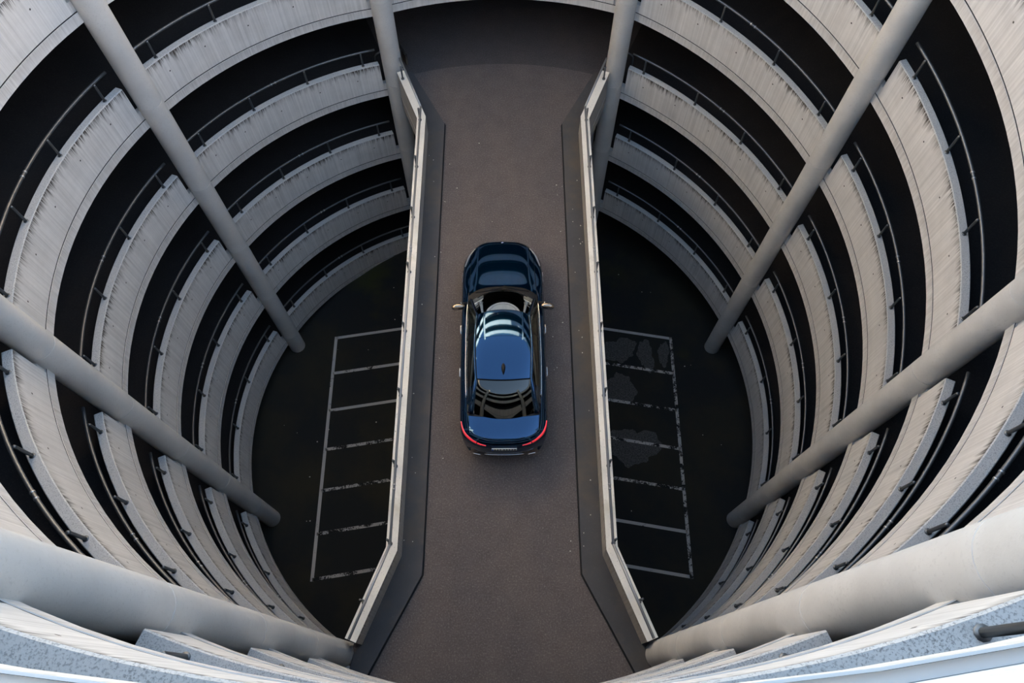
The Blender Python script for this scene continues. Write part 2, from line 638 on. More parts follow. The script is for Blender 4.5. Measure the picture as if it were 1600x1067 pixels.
# deck outline incl. the flares up to the ring
arcp = [pol(R + 0.158, a) for a in np.linspace(-20.5, 20.5, 15)]
poly = [(p[0], p[1]) for p in arcp] + [(EX - .02, EY + .1), (KW, KN), (KW, -KN), (EX - .02, -EY - .1)] + \
       [(-p[0], -p[1]) for p in arcp] + [(-EX + .02, -EY - .1), (-KW, -KN), (-KW, KN), (-EX + .02, EY + .1)]
mb = MB()
mb.prism(poly[::-1], -0.40, 0.0, 1, 0)
mb.build('roadway', [M['asphalt'], M['soffit']], bridge)
KX, KY, KEX, KEY = 1.61, 5.93, 2.60, 7.85
for s in (-1, 1):
    kp = [(s * x, y) for x, y in ((IN + .05, -KN + .02), (IN + .05, KN - .02), (EX - .19, EY + 0.05), (EX - .06, EY + .25), (EX + .02, EY + .62), (KEX, KEY), (KX, KY), (KX, -KY), (KEX, -KEY), (EX + .02, -EY - .62), (EX - .06, -EY - .25), (EX - .19, -EY - .05))]
    if s > 0:
        kp = kp[::-1]
    mb = MB()
    mb.prism(kp[::-1] if s < 0 else kp[::-1], 0.0, 0.09, 0)
    mb.build('kerb', M['kerb'], bridge)
    # black joint at the foot of the kerb
    jp = [(s * (KEX - 0.012), KEY), (s * (KX - 0.012), KY), (s * (KX - 0.012), -KY), (s * (KEX - 0.012), -KEY)]
    mb = MB()
    for a, b in zip(jp, jp[1:]):
        w = 0.017
        mb.quad([(a[0] - w, a[1], 0.004), (a[0] + w, a[1], 0.004), (b[0] + w, b[1], 0.004), (b[0] - w, b[1], 0.004)][::1])
    mb.build('kerb_joint', M['joint_and_shade'], bridge)
# bridge side beams under the parapets
for s in (-1, 1):
    line = [(s * EX, EY), (s * KW, KN), (s * KW, -KN), (s * EX, -EY)]
    mb = MB()
    for a, b in zip(line, line[1:]):
        L = math.hypot(a[0] - b[0], a[1] - b[1])
        o = 0.012 * s
        mb.quad([(a[0] + o, a[1], -.55), (b[0] + o, b[1], -.55), (b[0] + o, b[1], -.18), (a[0] + o, a[1], -.18)][::s], 0, [(0, .37), (L, .37), (L, 0), (0, 0)][::s])
        mb.quad([(a[0] + o, a[1], -.18), (b[0] + o, b[1], -.18), (b[0] - .2 * s, b[1], -.18), (a[0] - .2 * s, a[1], -.18)][::s], 0)
        mb.quad([(a[0] - .3 * s, a[1], -.55), (b[0] - .3 * s, b[1], -.55), (b[0] + o, b[1], -.55), (a[0] + o, a[1], -.55)][::s], 0)
        mb.quad([(a[0] - .3 * s, a[1], -.55), (b[0] - .3 * s, b[1], -.55), (b[0] - .3 * s, b[1], -.3), (a[0] - .3 * s, a[1], -.3)][::-s], 0)
    mb.build('edge_beam', M['bridge_face'], bridge)

# bridge parapets
for s, wh in ((-1, 'left'), (1, 'right')):
    root = empty('bridge_parapet', (0.015 + s * 2.15, s * 2.15 * BYAW, 0), BYAW)
    tag(root, 'pale straight concrete parapet with flared ends along the %s side of the bridge' % wh, 'parapet', 'bridge parapets')
    ox = s * 2.15
    dx, dy = EX - KW, EY - KN
    fl = math.hypot(dx, dy)
    nx, ny = dy / fl, -dx / fl           # outward-ish normal of the flare (for s=+1, far end)
    tw = KW - IN

    def outl(y0sign):
        so = [(KW, KN), (EX, EY)]
        inn = [(IN, KN + 0.07), (EX - tw * nx * 1.0, EY - tw * ny * 1.0)]
        return so, inn
    so, inn = outl(1)
    segs = [
        ([(IN, inn[0][1]), (so[0][0], so[0][1]), so[1], inn[1]], 'far'),
        ([(IN, -inn[0][1]), (KW, -KN), (KW, KN), (IN, inn[0][1])], 'mid'),
        ([inn[1], so[1], so[0], (IN, inn[0][1])], 'near'),
    ]
    for pts, w in segs:
        if w == 'near':
            pts = [(x, -y) for x, y in pts]
        pts = [(s * x - ox, y) for x, y in pts]
        ar = sum(a[0] * b[1] - b[0] * a[1] for a, b in zip(pts, pts[1:] + pts[:1]))
        if ar < 0:
            pts = pts[::-1]
        mb = MB()
        mb.prism(pts, -0.165, TOP - 0.012, 0, 1)
        # small chamfered cap
        cx = sum(p[0] for p in pts) / 4
        cy = sum(p[1] for p in pts) / 4
        mb.build('panel', [M['bridge_face'], M['bridge_top']], root)
    # handrail: pipe on posts, on the roadway side of the posts
    hx, hz = 2.125, TOP + 0.385
    ex, ey = EX - .145, EY + .05
    path = [(ex + .02, ey + .05), (hx, KN + 0.03), (hx, -KN - 0.03), (ex - .01, -ey + .0)]
    rb = MB()
    for a, b in zip(path, path[1:]):
        rb.tube([(s * a[0] - ox, a[1], hz), (s * b[0] - ox, b[1], hz)], 0.027, 10)
    rail = rb.build('handrail', M['rail_light'], root, True)
    for y in (1.15, -4.42):
        for d in (-0.045, 0.045):
            sb = MB()
            sb.tube([(s * hx - ox, y + d - .014, hz), (s * hx - ox, y + d + .014, hz)], 0.033, 10)
            sb.build('sleeve', M['sleeve'], rail, True)
    spots = [(hx + 0.058, KN - .06 - i * 2 * (KN - .06) / 7) for i in range(8)]
    spots += [(lerp(KW, EX, .84) - .075, lerp(KN, EY, .84) + .02), (lerp(KW, EX, .62) - .06, -lerp(KN, EY, .62))]
    for x, y in spots:
        pb = MB()
        X = s * x - ox
        pb.tube([(X, y, TOP - .03), (X, y, TOP + .012)], 0.044, 10)
        pb.tube([(X, y, TOP), (X, y, TOP + .41)], 0.023, 10)
        pb.tube([(X, y, hz), (s * (x - .058) - ox, y, hz)], 0.014, 6)
        pb.build('post', M['steel'], root, True)

# ------------------------------------------------------------------ painted parking bays on the floor
def gline(p, q, w, mat):
    a, b = Vector((*p, 0)), Vector((*q, 0))
    d = (b - a).normalized()
    nrm = Vector((-d.y, d.x, 0)) * w / 2
    c = (a + b) / 2
    mb = MB()
    P = [a - nrm - c, b - nrm - c, b + nrm - c, a + nrm - c]
    mb.prism([(v.x, v.y) for v in P], 0.001, 0.006)
    o = mb.build('parking_line', M[mat], floor)
    o.location = (c.x, c.y, GROUND)


for s in (-1, 1):
    x0, y0, x1, y1 = (-6.07, 3.39, -5.90, -4.94) if s < 0 else (5.97, 3.41, 5.83, -4.83)
    gline((x0, y0 + .05), (x1, y1 - .05), 0.105, 'paint' if s < 0 else 'paint_worn')
    for i in range(7):
        t = i / 6
        bx, by = lerp(x0, x1, t), lerp(y0, y1, t)
        worn = (i in (3, 4, 5, 6)) if s < 0 else (i in (1, 2, 3, 4))
        gline((bx, by), (bx - s * 3.0, by + 0.50), 0.10, 'paint_worn' if worn else 'paint')


# ------------------------------------------------------------------ car
def catmull(keys, vals, x):
    """smooth interpolation through (keys, vals) (vals may be arrays), monotone-limited tangents"""
    k = np.asarray(keys, float)
    v = np.asarray(vals, float)
    if v.ndim == 1:
        v = v[:, None]
    d = np.diff(v, axis=0) / np.diff(k)[:, None]
    t = np.zeros_like(v)
    t[1:-1] = np.where(d[1:] * d[:-1] > 0, 2 * d[1:] * d[:-1] / (d[1:] + d[:-1] + 1e-12), 0)
    t[0], t[-1] = d[0], d[-1]
    i = int(np.clip(np.searchsorted(k, x) - 1, 0, len(k) - 2))
    h = k[i + 1] - k[i]
    u = (x - k[i]) / h
    r = (2 * u**3 - 3 * u**2 + 1) * v[i] + (u**3 - 2 * u**2 + u) * h * t[i] + (-2 * u**3 + 3 * u**2) * v[i + 1] + (u**3 - u**2) * h * t[i + 1]
    return r


CAR = dict(
    paint=None,
)


def car_paint():
    m, nt, b = new_mat('deep_blue_car_paint')
    b.inputs['Base Color'].default_value = (0.002, 0.040, 0.105, 1)
    b.inputs['Metallic'].default_value = 0.9
    b.inputs['Roughness'].default_value = 0.06
    b.inputs['Coat Weight'].default_value = 1.0
    b.inputs['Coat Roughness'].default_value = 0.01
    b.inputs['Coat IOR'].default_value = 1.42
    return m


def car_glass(name, tint, ior=1.55):
    m, nt, b = new_mat(name)
    n = N(nt)
    out = nt.nodes['Material Output']
    nt.nodes.remove(b)
    tr = n.node('ShaderNodeBsdfTransparent')
    tr.inputs[0].default_value = (*tint, 1)
    gl = n.node('ShaderNodeBsdfGlossy')
    gl.inputs['Roughness'].default_value = 0.0
    gl.inputs[0].default_value = (0.95, 1.0, 0.98, 1)
    fr = n.node('ShaderNodeFresnel')
    fr.inputs[0].default_value = ior
    mx = n.node('ShaderNodeMixShader')
    n.link(fr.outputs[0], mx.inputs[0])
    n.link(tr.outputs[0], mx.inputs[1])
    n.link(gl.outputs[0], mx.inputs[2])
    n.link(mx.outputs[0], out.inputs[0])
    return m


M['car'] = car_paint()
M['roofglass'] = simple('panorama_roof_glass', (0.003, 0.007, 0.016), 0.03, 0.0, 1.0)
M['windshield'] = car_glass('clear_car_glass', (0.45, 0.52, 0.49))
M['privacy'] = car_glass('privacy_car_glass', (0.02, 0.02, 0.02), 1.75)
M['black'] = simple('black_trim', (0.006, 0.006, 0.007), 0.5, spec=0.25)
M['rubber'] = simple('tyre_rubber', (0.012, 0.012, 0.012), 0.75)
M['chrome'] = simple('chrome_trim', (0.75, 0.75, 0.74), 0.12, 1.0)
M['cap_reflection'] = simple('mirror_cap_painted_reflection', (0.30, 0.24, 0.18), 0.2, 0.9, 0.6)  # warm reflection on the mirror cap painted into its colour
M['alloy'] = simple('alloy_wheel', (0.45, 0.45, 0.46), 0.3, 0.9)
M['tail'] = simple('lit_tail_lamp', (0.5, 0.012, 0.02), 0.15, 0.0, 1.0, (1.0, 0.035, 0.05), 0.42)
M['tail_dark'] = simple('tail_lamp_surround', (0.10, 0.004, 0.006), 0.15, 0.0, 1.0)
M['head'] = simple('head_lamp_lens', (0.35, 0.37, 0.40), 0.08, 0.3, 1.0)
M['cloth'] = simple('cabin_leather', (0.055, 0.055, 0.052), 0.6)
M['dash'] = simple('dashboard', (0.05, 0.06, 0.056), 0.7)
M['white'] = simple('plate_white', (0.75, 0.75, 0.72), 0.5)
M['eu'] = simple('plate_blue', (0.02, 0.08, 0.4), 0.5)
M['green'] = simple('green_sticker', (0.03, 0.42, 0.24), 0.5)
M['inner'] = simple('body_gap', (0.003, 0.003, 0.004), 0.8)

# stations: s, y, then section points (x, z) from sill to centre line of the top
ST = [
    # s      y     sill        low side     waist        shoulder     top edge     top mid      centre
    (0.0, -2.585, (.70, .26), (.72, .28), (.72, .30), (.70, .31), (.62, .32), (.36, .32), (0, .32)),
    (0.25, -2.640, (.74, .24), (.78, .34), (.80, .46), (.79, .52), (.66, .55), (.38, .56), (0, .56)),
    (0.6, -2.625, (.78, .23), (.84, .40), (.86, .58), (.85, .70), (.70, .76), (.40, .77), (0, .77)),
    (0.9, -2.560, (.80, .22), (.87, .42), (.89, .64), (.875, .80), (.72, .915), (.42, .935), (0, .94)),
    (1.2, -2.440, (.82, .22), (.89, .42), (.915, .66), (.90, .84), (.735, .965), (.44, 1.000), (0, 1.008)),
    (1.7, -2.150, (.84, .22), (.91, .42), (.935, .66), (.915, .86), (.745, 0.995), (.46, 1.035), (0, 1.045)),
    (2.2, -1.800, (.85, .22), (.925, .42), (.945, .66), (.92, .87), (.770, 1.000), (.48, 1.040), (0, 1.050)),
    (3.0, -1.000, (.86, .22), (.93, .42), (.950, .66), (.925, .87), (.800, 0.985), (.50, 1.000), (0, 1.00)),
    (4.0, 0.000, (.86, .22), (.93, .42), (.950, .66), (.925, .86), (.800, 0.965), (.50, .975), (0, .975)),
    (5.0, 0.900, (.86, .22), (.93, .42), (.950, .65), (.920, .84), (.785, 0.955), (.50, .992), (0, 1.003)),
    (5.4, 1.250, (.86, .22), (.93, .42), (.945, .64), (.915, .83), (.770, 0.905), (.50, .945), (0, .955)),
    (6.2, 1.900, (.86, .22), (.925, .41), (.940, .62), (.905, .76), (.750, 0.810), (.50, .852), (0, .862)),
    (6.7, 2.300, (.86, .22), (.92, .40), (.935, .57), (.895, .665), (.735, 0.725), (.48, .765), (0, .775)),
    (7.0, 2.530, (.86, .22), (.91, .38), (.925, .53), (.890, .60), (.720, 0.660), (.46, .698), (0, .708)),
    (7.2, 2.635, (.84, .22), (.89, .32), (.905, .44), (.880, .53), (.710, 0.560), (.44, .590), (0, .600)),
    (7.5, 2.650, (.80, .20), (.85, .25), (.860, .30), (.850, .34), (.690, 0.37), (.42, .38), (0, .38)),
    (7.7, 2.600, (.70, .19), (.72, .20), (.720, .21), (.700, .22), (.620, 0.22), (.40, .22), (0, .22)),
]
SK = [r[0] for r in ST]
SV = [[r[1]] + [c for p in r[2:] for c in p] for r in ST]
TK = [0.0, 0.16, 0.33, 0.47, 0.60, 0.80, 1.0]
S_OF_Y = [(r[1], r[0]) for r in ST if 1.2 <= r[0] <= 7.0]


def s_of_y(y):
    lo, hi = 0.9, 7.05
    for _ in range(40):
        mid = (lo + hi) / 2
        if catmull(SK, SV, mid)[0] < y:
            lo = mid
        else:
            hi = mid
    return (lo + hi) / 2


def body(s, t, off=0.0):
    v = catmull(SK, SV, s)
    pts = v[1:].reshape(7, 2)
    p = catmull(TK, pts, t)
    x, z, y = p[0], p[1], v[0]
    # plan bow of nose and tail
    f = min(max((y - 1.0) / 1.62, 0), 1)
    r = min(max((-1.35 - y) / 1.27, 0), 1)
    q = abs(x) / 0.90
    y = y - 0.52 * f**1.6 * q**3.5 + 0.29 * r**1.6 * q**2.9
    return Vector((x, y, z))


def body_n(s, t):
    e = 0.01
    a = body(s + e, t) - body(s - e, t)
    b = body(s, min(t + e, 1)) - body(s, max(t - e, 0))
    n = a.cross(b)
    if n.length < 1e-9:
        return Vector((0, 0, 1))
    n.normalize()
    return n


def patch(name, s0, s1, t0, t1, parent, mat, ns=30, nt_=10, off=0.0, mirror=None, skip=None, smooth=True, edge=None):
    """a piece of the body skin; mirror: None = both sides joined over the centre line, +1/-1 = that side only"""
    vs, fs = [], []
    if mirror is None:
        cols = [(t, 1) for t in np.linspace(t0, t1, nt_ + 1)] + [(t, -1) for t in np.linspace(t1, t0, nt_ + 1)[1:]]
    else:
        cols = [(t, mirror) for t in np.linspace(t0, t1, nt_ + 1)]
    ss = np.linspace(s0, s1, ns + 1)
    for s in ss:
        for t, sg in cols:
            tt = t
            ssx = s
            if edge:
                ssx, tt = edge(s, t)
            p = body(ssx, tt)
            if off:
                nn = body_n(ssx, tt)
                if tt > 0.995:
                    nn.x = 0
                p = p + nn * off
            vs.append((p.x * sg, p.y, p.z))
    nc = len(cols)
    for i in range(ns):
        for j in range(nc - 1):
            q = (i * nc + j, i * nc + j + 1, (i + 1) * nc + j + 1, (i + 1) * nc + j)
            c = [sum(vs[k][a] for k in q) / 4 for a in range(3)]
            if skip and skip(c):
                continue
            flip = mirror == -1
            fs.append(q[::-1] if not flip else q)
    return link_mesh(name, vs, fs, mat, parent, smooth=smooth)


car = empty('sedan_car', (0.035, -0.92, 0.0), 0.0155)
tag(car, 'dark blue saloon car parked on the bridge with red tail lamps lit', 'car')
WY = (1.62, -1.58)      # wheel axles
WR = 0.355


def in_arch(c):
    return any((c[1] - w) ** 2 + (c[2] - WR) ** 2 < (WR + 0.045) ** 2 for w in WY) and abs(c[0]) > .5


G = 0.006
s_hr, s_hf = s_of_y(1.17), s_of_y(2.47)
s_br, s_bf = s_of_y(-2.50), s_of_y(-2.02)
s_d1, s_d2, s_d3 = s_of_y(1.00), s_of_y(-0.10), s_of_y(-1.15)
gs = 0.008
# inner dark shell behind all gaps
patch('inner_shell', 0.05, 7.6, 0.03, 1.0, car, M['inner'], 70, 18, -0.018, None, in_arch)
# lower band: bumpers, sills, doors, wings
patch('rear_bumper', 0.0, 0.62, 0.0, 1.0, car, M['car'], 12, 24)
patch('front_bumper', 7.06, 7.7, 0.0, 1.0, car, M['car'], 12, 24)
patch('rear_panel', 0.635, s_br - gs, 0.60, 1.0, car, M['car'], 8, 12)
patch('nose_panel', s_hf + gs, 7.045, 0.60, 1.0, car, M['car'], 8, 12)
def hood_edge(s, t):
    xx = min((1 - t) / 0.385, 1.0)
    w = (s - s_hr) / (s_hf - s_hr)
    return s + (1 - w) * (s_of_y(1.17 - 0.24 * xx * xx) - s_hr), t


def cowl_edge(s, t):
    xx = min((1 - t) / 0.385, 1.0)
    w = (s - s_c0) / (s_hr - gs - s_c0)
    return s + w * (s_of_y(1.17 - 0.24 * xx * xx) - s_hr), t


s_c0 = s_of_y(0.70)
patch('hood', s_hr, s_hf, 0.615, 1.0, car, M['car'], 30, 18, edge=hood_edge)
patch('boot_lid', s_br, s_bf, 0.615, 1.0, car, M['car'], 16, 18)
patch('rear_shelf', s_bf + gs, s_d3, 0.60, 1.0, car, M['black'], 16, 8)
patch('cabin_deck', s_d3, s_d1, 0.60, 0.66, car, M['black'], 16, 2, 0.0, 1)
patch('cabin_deck', s_d3, s_d1, 0.60, 0.66, car, M['black'], 16, 2, 0.0, -1)
patch('cowl', s_c0, s_hr - gs, 0.62, 1.0, car, M['black'], 8, 14, edge=cowl_edge)
for sg in (1, -1):
    patch('rear_wing', 0.635, s_d3 - gs, 0.0, 0.605, car, M['car'], 46, 22, 0.0, sg, in_arch)
    patch('front_wing', s_d1 + gs, 7.045, 0.0, 0.605, car, M['car'], 46, 22, 0.0, sg, in_arch)
    for a, b, ex in ((s_d3, s_d2 - gs, -0.9), (s_d2, s_d1, 0.15)):
        dr = patch('door', a, b, 0.10, 0.60, car, M['car'], 20, 20, 0.0, sg, in_arch)
        p = body(s_of_y(ex), 0.44)
        mb = MB()
        nrm = Vector((sg, 0, 0.25)).normalized()
        c = Vector((p.x * sg, p.y, p.z))
        mb.tube([c + Vector((0, -.12, 0)), c + nrm * .012 + Vector((0, -.09, 0)), c + nrm * .015, c + nrm * .012 + Vector((0, .09, 0)), c + Vector((0, .12, 0))],
                [.006, .009, .010, .009, .006], 8)
        mb.build('handle', M['chrome'], dr, True)
    patch('sill', s_d3, s_d1, 0.0, 0.095, car, M['black'], 20, 4, 0.0, sg, in_arch)

# greenhouse
def grid_surf(name, fn, nu, nv, mat, parent, flip=False):
    vs, fs = [], []
    for i in range(nu + 1):
        for j in range(nv + 1):
            vs.append(tuple(fn(i / nu, j / nv)))
    for i in range(nu):
        for j in range(nv):
            a = i * (nv + 1) + j
            q = (a, a + 1, a + nv + 2, a + nv + 1)
            fs.append(q if not flip else q[::-1])
    return link_mesh(name, vs, fs, mat, parent, smooth=True)


RY = [0.33, 0.0, -0.45, -0.90, -1.34]            # roof centre line
RZ = [1.378, 1.436, 1.474, 1.475, 1.420]
RPZ = np.polyfit(RY, RZ, 3)
RPW = np.polyfit(RY, [0.575, 0.600, 0.615, 0.610, 0.585], 2)
RW = [0.575, 0.600, 0.615, 0.610, 0.585]         # half width of roof


def roofpt(u, v):
    """u along (0 front .. 1 rear), v across -1..1"""
    k = u * 4
    y = float(catmull([0, 1, 2, 3, 4], RY, k)[0])
    y = RY[0] + (RY[-1] - RY[0]) * u
    z = float(np.polyval(RPZ, y))
    w = float(np.polyval(RPW, y))
    bow = (-0.10 * (1 - u) + 0.05 * u**3) * v * v
    return Vector((w * v, y + bow, z - 0.020 * v * v - 0.030 * abs(v)**6))


def wsb(v):      # windscreen base
    return Vector((0.735 * v, 1.12 - 0.26 * v * v, 0.955 - 0.03 * v * v))


def rwb(v):      # rear window base
    return Vector((0.700 * v, -2.06 + 0.16 * v * v, 1.055 - 0.035 * v * v))


def ws(u, v):
    a, b = roofpt(0, v), wsb(v)
    p = a.lerp(b, u)
    p.z += 0.010 * math.sin(PI * u) * (1 - 0.3 * v * v)
    p.y += 0.01 * math.sin(PI * u)
    return p


def rw(u, v):
    a, b = roofpt(1, v), rwb(v)
    p = a.lerp(b, u)
    p.z += 0.050 * math.sin(PI * u)
    return p


grid_surf('windscreen', lambda i, j: ws(0.02 + .98 * i, (2 * j - 1) * 0.955), 14, 24, M['windshield'], car, True)
rwo = grid_surf('rear_window', lambda i, j: rw(0.03 + .97 * i, (2 * j - 1) * 0.955), 14, 24, M['privacy'], car)
grid_surf('roof_front', lambda i, j: roofpt(0.0 + .40 * i, (2 * j - 1) * 0.93), 12, 28, M['car'], car)
grid_surf('roof_glass', lambda i, j: roofpt(0.404 + .590 * i, (2 * j - 1) * 0.93), 20, 28, M['car'], car)
for o in (rwo,):
    pass
# under-roof lining closes the cabin
grid_surf('roof_lining', lambda i, j: roofpt(i, (2 * j - 1)) - Vector((0, 0, 0.03)), 12, 14, M['black'], car)
for sg in (1, -1):
    # roof rail and pillars as one swept frame
    side = [ws(u, 0.985 * sg) for u in np.linspace(1, 0, 10)] + [roofpt(u, 0.985 * sg) for u in np.linspace(0.03, 1, 16)] + [rw(u, 0.985 * sg) for u in np.linspace(.08, 1.0, 9)]
    mb = MB()
    mb.tube(side, [.034] * 10 + [.026] * 16 + [.040 + .004 * k for k in range(9)], 10)
    mb.build('roof_frame', M['car'], car, True)
    mb = MB()
    dl = [roofpt(u, 0.945 * sg) + Vector((0, 0, .004)) for u in np.linspace(0.02, 0.98, 18)]
    mb.tube(dl, .006, 6)
    mb.build('roof_seam', M['black'], car, True)

    belt = [(0.765, 0.93, 0.955), (0.795, 0.45, 0.972), (0.805, -0.1, 0.982), (0.805, -0.7, 0.992), (0.795, -1.25, 1.003), (0.775, -1.72, 1.018)]

    def beltpt(k):
        p = catmull([0, 1, 2, 3, 4, 5], belt, k * 5)
        return Vector((p[0] * sg, p[1], p[2]))

    def upper(k):
        # outline of the glass top edge following the frame
        y = beltpt(k).y
        best = min(range(len(side) - 1), key=lambda i: 0 if (side[i].y - y) * (side[i + 1].y - y) <= 0 else 9)
        a, b = side[best], side[best + 1]
        f = (y - a.y) / (b.y - a.y) if abs(b.y - a.y) > 1e-6 else 0
        return a.lerp(b, min(max(f, 0), 1))
    def sideglass(a0, a1):
        def fn(i, j):
            k = a0 + (a1 - a0) * i
            lo, hi = beltpt(k), upper(k)
            p = lo.lerp(hi, j)
            p.x += sg * 0.035 * math.sin(PI * j)
            return p
        return fn
    for a0, a1, nm, mt in ((0.0, 0.43, 'side_window', 'windshield'), (0.45, 0.86, 'side_window', 'privacy')):
        grid_surf(nm, sideglass(a0, a1), 16, 8, M[mt], car, sg < 0)
    grid_surf('door_pillar', sideglass(0.43, 0.45), 2, 8, M['black'], car, sg < 0)
    # rear quarter panel
    def quarter(i, j):
        k = 0.86 + 0.14 * i
        lo, hi = beltpt(k), upper(k)
        p = lo.lerp(hi, j)
        p.x += sg * 0.035 * math.sin(PI * j) * (1 - i)
        return p
    grid_surf('rear_pillar', quarter, 6, 8, M['car'], car, sg < 0)
    # chrome strip at the window line
    mb = MB()
    mb.tube([beltpt(k) + Vector((sg * .012, 0, .008)) for k in np.linspace(0.06, .93, 22)], .0095, 6)
    mb.build('window_strip', M['chrome'], car, True)
    # door mirror: stalk, cap, glass
    mb = MB()
    c = Vector((sg * 1.000, 0.63, 1.005))
    vs, fs = [], []
    nu, nv = 14, 20
    mb2 = MB()
    for i in range(nu + 1):
        th = PI * i / nu
        for j in range(nv):
            ph = 2 * PI * j / nv
            lx = math.cos(th)
            e = lambda w: math.copysign(abs(w) ** 0.75, w)
            px = 0.150 * math.copysign(abs(lx) ** 0.8, lx)
            py = 0.068 * e(math.sin(th)) * e(math.cos(ph)) + (-.020 if math.cos(ph) < 0 else 0) * 0
            pz = 0.072 * e(math.sin(th)) * e(math.sin(ph))
            py -= 0.16 * max(px, 0) ** 1 + .0
            vs.append((c.x + sg * px, c.y + py, c.z + pz))
    for i in range(nu):
        for j in range(nv):
            q = (i * nv + j, i * nv + (j + 1) % nv, (i + 1) * nv + (j + 1) % nv, (i + 1) * nv + j)
            fs.append(q)
    mir = link_mesh('door_mirror', vs, fs, [M['cap_reflection'], M['black']], car, smooth=True,
                    fm=[1 if (vs[f[0]][2] + vs[f[2]][2]) / 2 < c.z - 0.005 else 0 for f in fs])
    st = MB()
    st.tube([(sg * .80, .75, .955), (sg * .88, .73, .965), (sg * .97, .70, .985)], [.03, .026, .024], 8)
    st.build('stalk', M['black'], mir, True)
    sl = MB()
    sl.tube([(sg * .925, .715, .985), (sg * .955, .705, .99)], .034, 10)
    sl.build('chrome_collar', M['chrome'], mir, True)
    mg = MB()
    mg.quad([(c.x - sg * .10, c.y - .050, c.z - .05), (c.x + sg * .10, c.y - .085, c.z - .05), (c.x + sg * .10, c.y - .085, c.z + .05), (c.x - sg * .10, c.y - .050, c.z + .05)])
    mg.build('mirror_glass', M['chrome'], mir)

# tail lamps: curved ribbons lying on the skin
def ribbon(name, path, mat, parent, wid, off=0.006, sg=1):
    vs, fs = [], []
    pts = []
    for s, t in path:
        p = body(s, t)
        n = body_n(s, t)
        pts.append((p, n))
    nn = len(pts)
    for i, (p, n) in enumerate(pts):
        a = pts[max(i - 1, 0)][0]
        b = pts[min(i + 1, nn - 1)][0]
        d = (b - a).normalized()
        w = n.cross(d).normalized()
        ww = wid[i] if isinstance(wid, (list, tuple)) else wid
        for k, h in ((-1, -.4), (-.7, .7), (0, 1.0), (.7, .7), (1, -.4)):
            q = p + w * ww * k + n * off * h
            vs.append((q.x * sg, q.y, q.z))
    for i in range(nn - 1):
        for k in range(4):
            q = (i * 5 + k, i * 5 + k + 1, (i + 1) * 5 + k + 1, (i + 1) * 5 + k)
            fs.append(q if sg > 0 else q[::-1])
    return link_mesh(name, vs, fs, mat, parent, smooth=True)


def bez(pts, n):
    k = list(range(len(pts)))
    return [tuple(catmull(k, pts, x)) for x in np.linspace(0, len(pts) - 1, n)]


for sg in (1, -1):
    path = bez([(1.62, .50), (1.30, .52), (1.02, .555), (0.86, .62), (0.80, .70)], 22)
    lamp = ribbon('tail_lamp', path, M['tail'], car, [.010 + .020 * math.sin(PI * min(1, (i + 1) / 14) / 2) for i in range(22)], .014, sg)
    path2 = bez([(0.795, .712), (0.78, .76), (0.775, .82)], 10)
    ribbon('boot_lamp', path2, M['tail'], lamp, [.026 - .0020 * i for i in range(10)], .014, sg)
    path3 = bez([(6.42, .50), (6.72, .53), (6.92, .57), (7.0, .66)], 14)
    ribbon('head_lamp', path3, M['head'], car, [.01 + .028 * math.sin(PI * (i + .5) / 14) for i in range(14)], .010, sg)

# grille, emblem, plate, chrome, exhaust trims, fin, wipers, sticker
mb = MB()
for sg in (-1, 1):
    for k in range(9):
        x = sg * (0.06 + 0.032 * k)
        p = [body(7.02 + .3 * q, 1 - abs(x) / .9 * .42) for q in (0.1, .5, .9)]
        mb.tube([(x, a.y + .012, a.z) for a in p], .006, 5)
tag(mb.build('grille', M['chrome'], car), None, None, None, 'stuff')
mb = MB()
p = body(6.985, 1.0)
nrm = body_n(6.985, 1.0)
nrm.x = 0
nrm.normalize()
fw = Vector((1, 0, 0)).cross(nrm)
for r0, r1, h, m in ((0, .030, .006, 2), (.030, .041, .008, 0)):
    for k in range(16):
        a0, a1 = 2 * PI * k / 16, 2 * PI * (k + 1) / 16
        mm = (1 if (k // 4) % 2 else 2) if r0 == 0 else 0
        f = lambda r, a: p + (Vector((1, 0, 0)) * math.cos(a) - fw * math.sin(a)) * r + nrm * h
        if r0 == 0:
            mb.quad([f(0, a0), f(r1, a0), f(r1, a1)], mm)
        else:
            mb.quad([f(r0, a0), f(r1, a0), f(r1, a1), f(r0, a1)], mm)
mb.build('emblem', [M['chrome'], M['eu'], M['white']], car)

mb = MB()
py, pz = body(0.66, 1.0).y - .010, .79
mb.box((0, py - .004, pz), (.52, .014, .11), 0)
plate = mb.build('number_plate', M['white'], car)
mb = MB()
mb.box((-.24, py - .012, pz), (.036, .004, .105), 0)
mb.build('plate_band', M['eu'], plate)
mb = MB()
for k in range(8):
    x = -.19 + .056 * k + (.02 if k > 2 else 0)
    mb.box((x, py - .0125, pz), (.030, .003, .07), 0)
tag(mb.build('plate_lettering', M['black'], plate), None, None, None, 'stuff')

mb = MB()
mb.tube([(x, body(0.30, 1 - abs(x) / .9 * .42).y - .008, .47) for x in np.linspace(-.42, .42, 15)], .010, 6)
mb.build('bumper_strip', M['chrome'], car, True)
for sg in (1, -1):
    mb = MB()
    mb.tube([(sg * x, body(0.2, 1 - x / .9 * .42).y - .012, .40) for x in np.linspace(.50, .66, 8)], .012, 8)
    mb.build('exhaust_trim', M['chrome'], car, True)
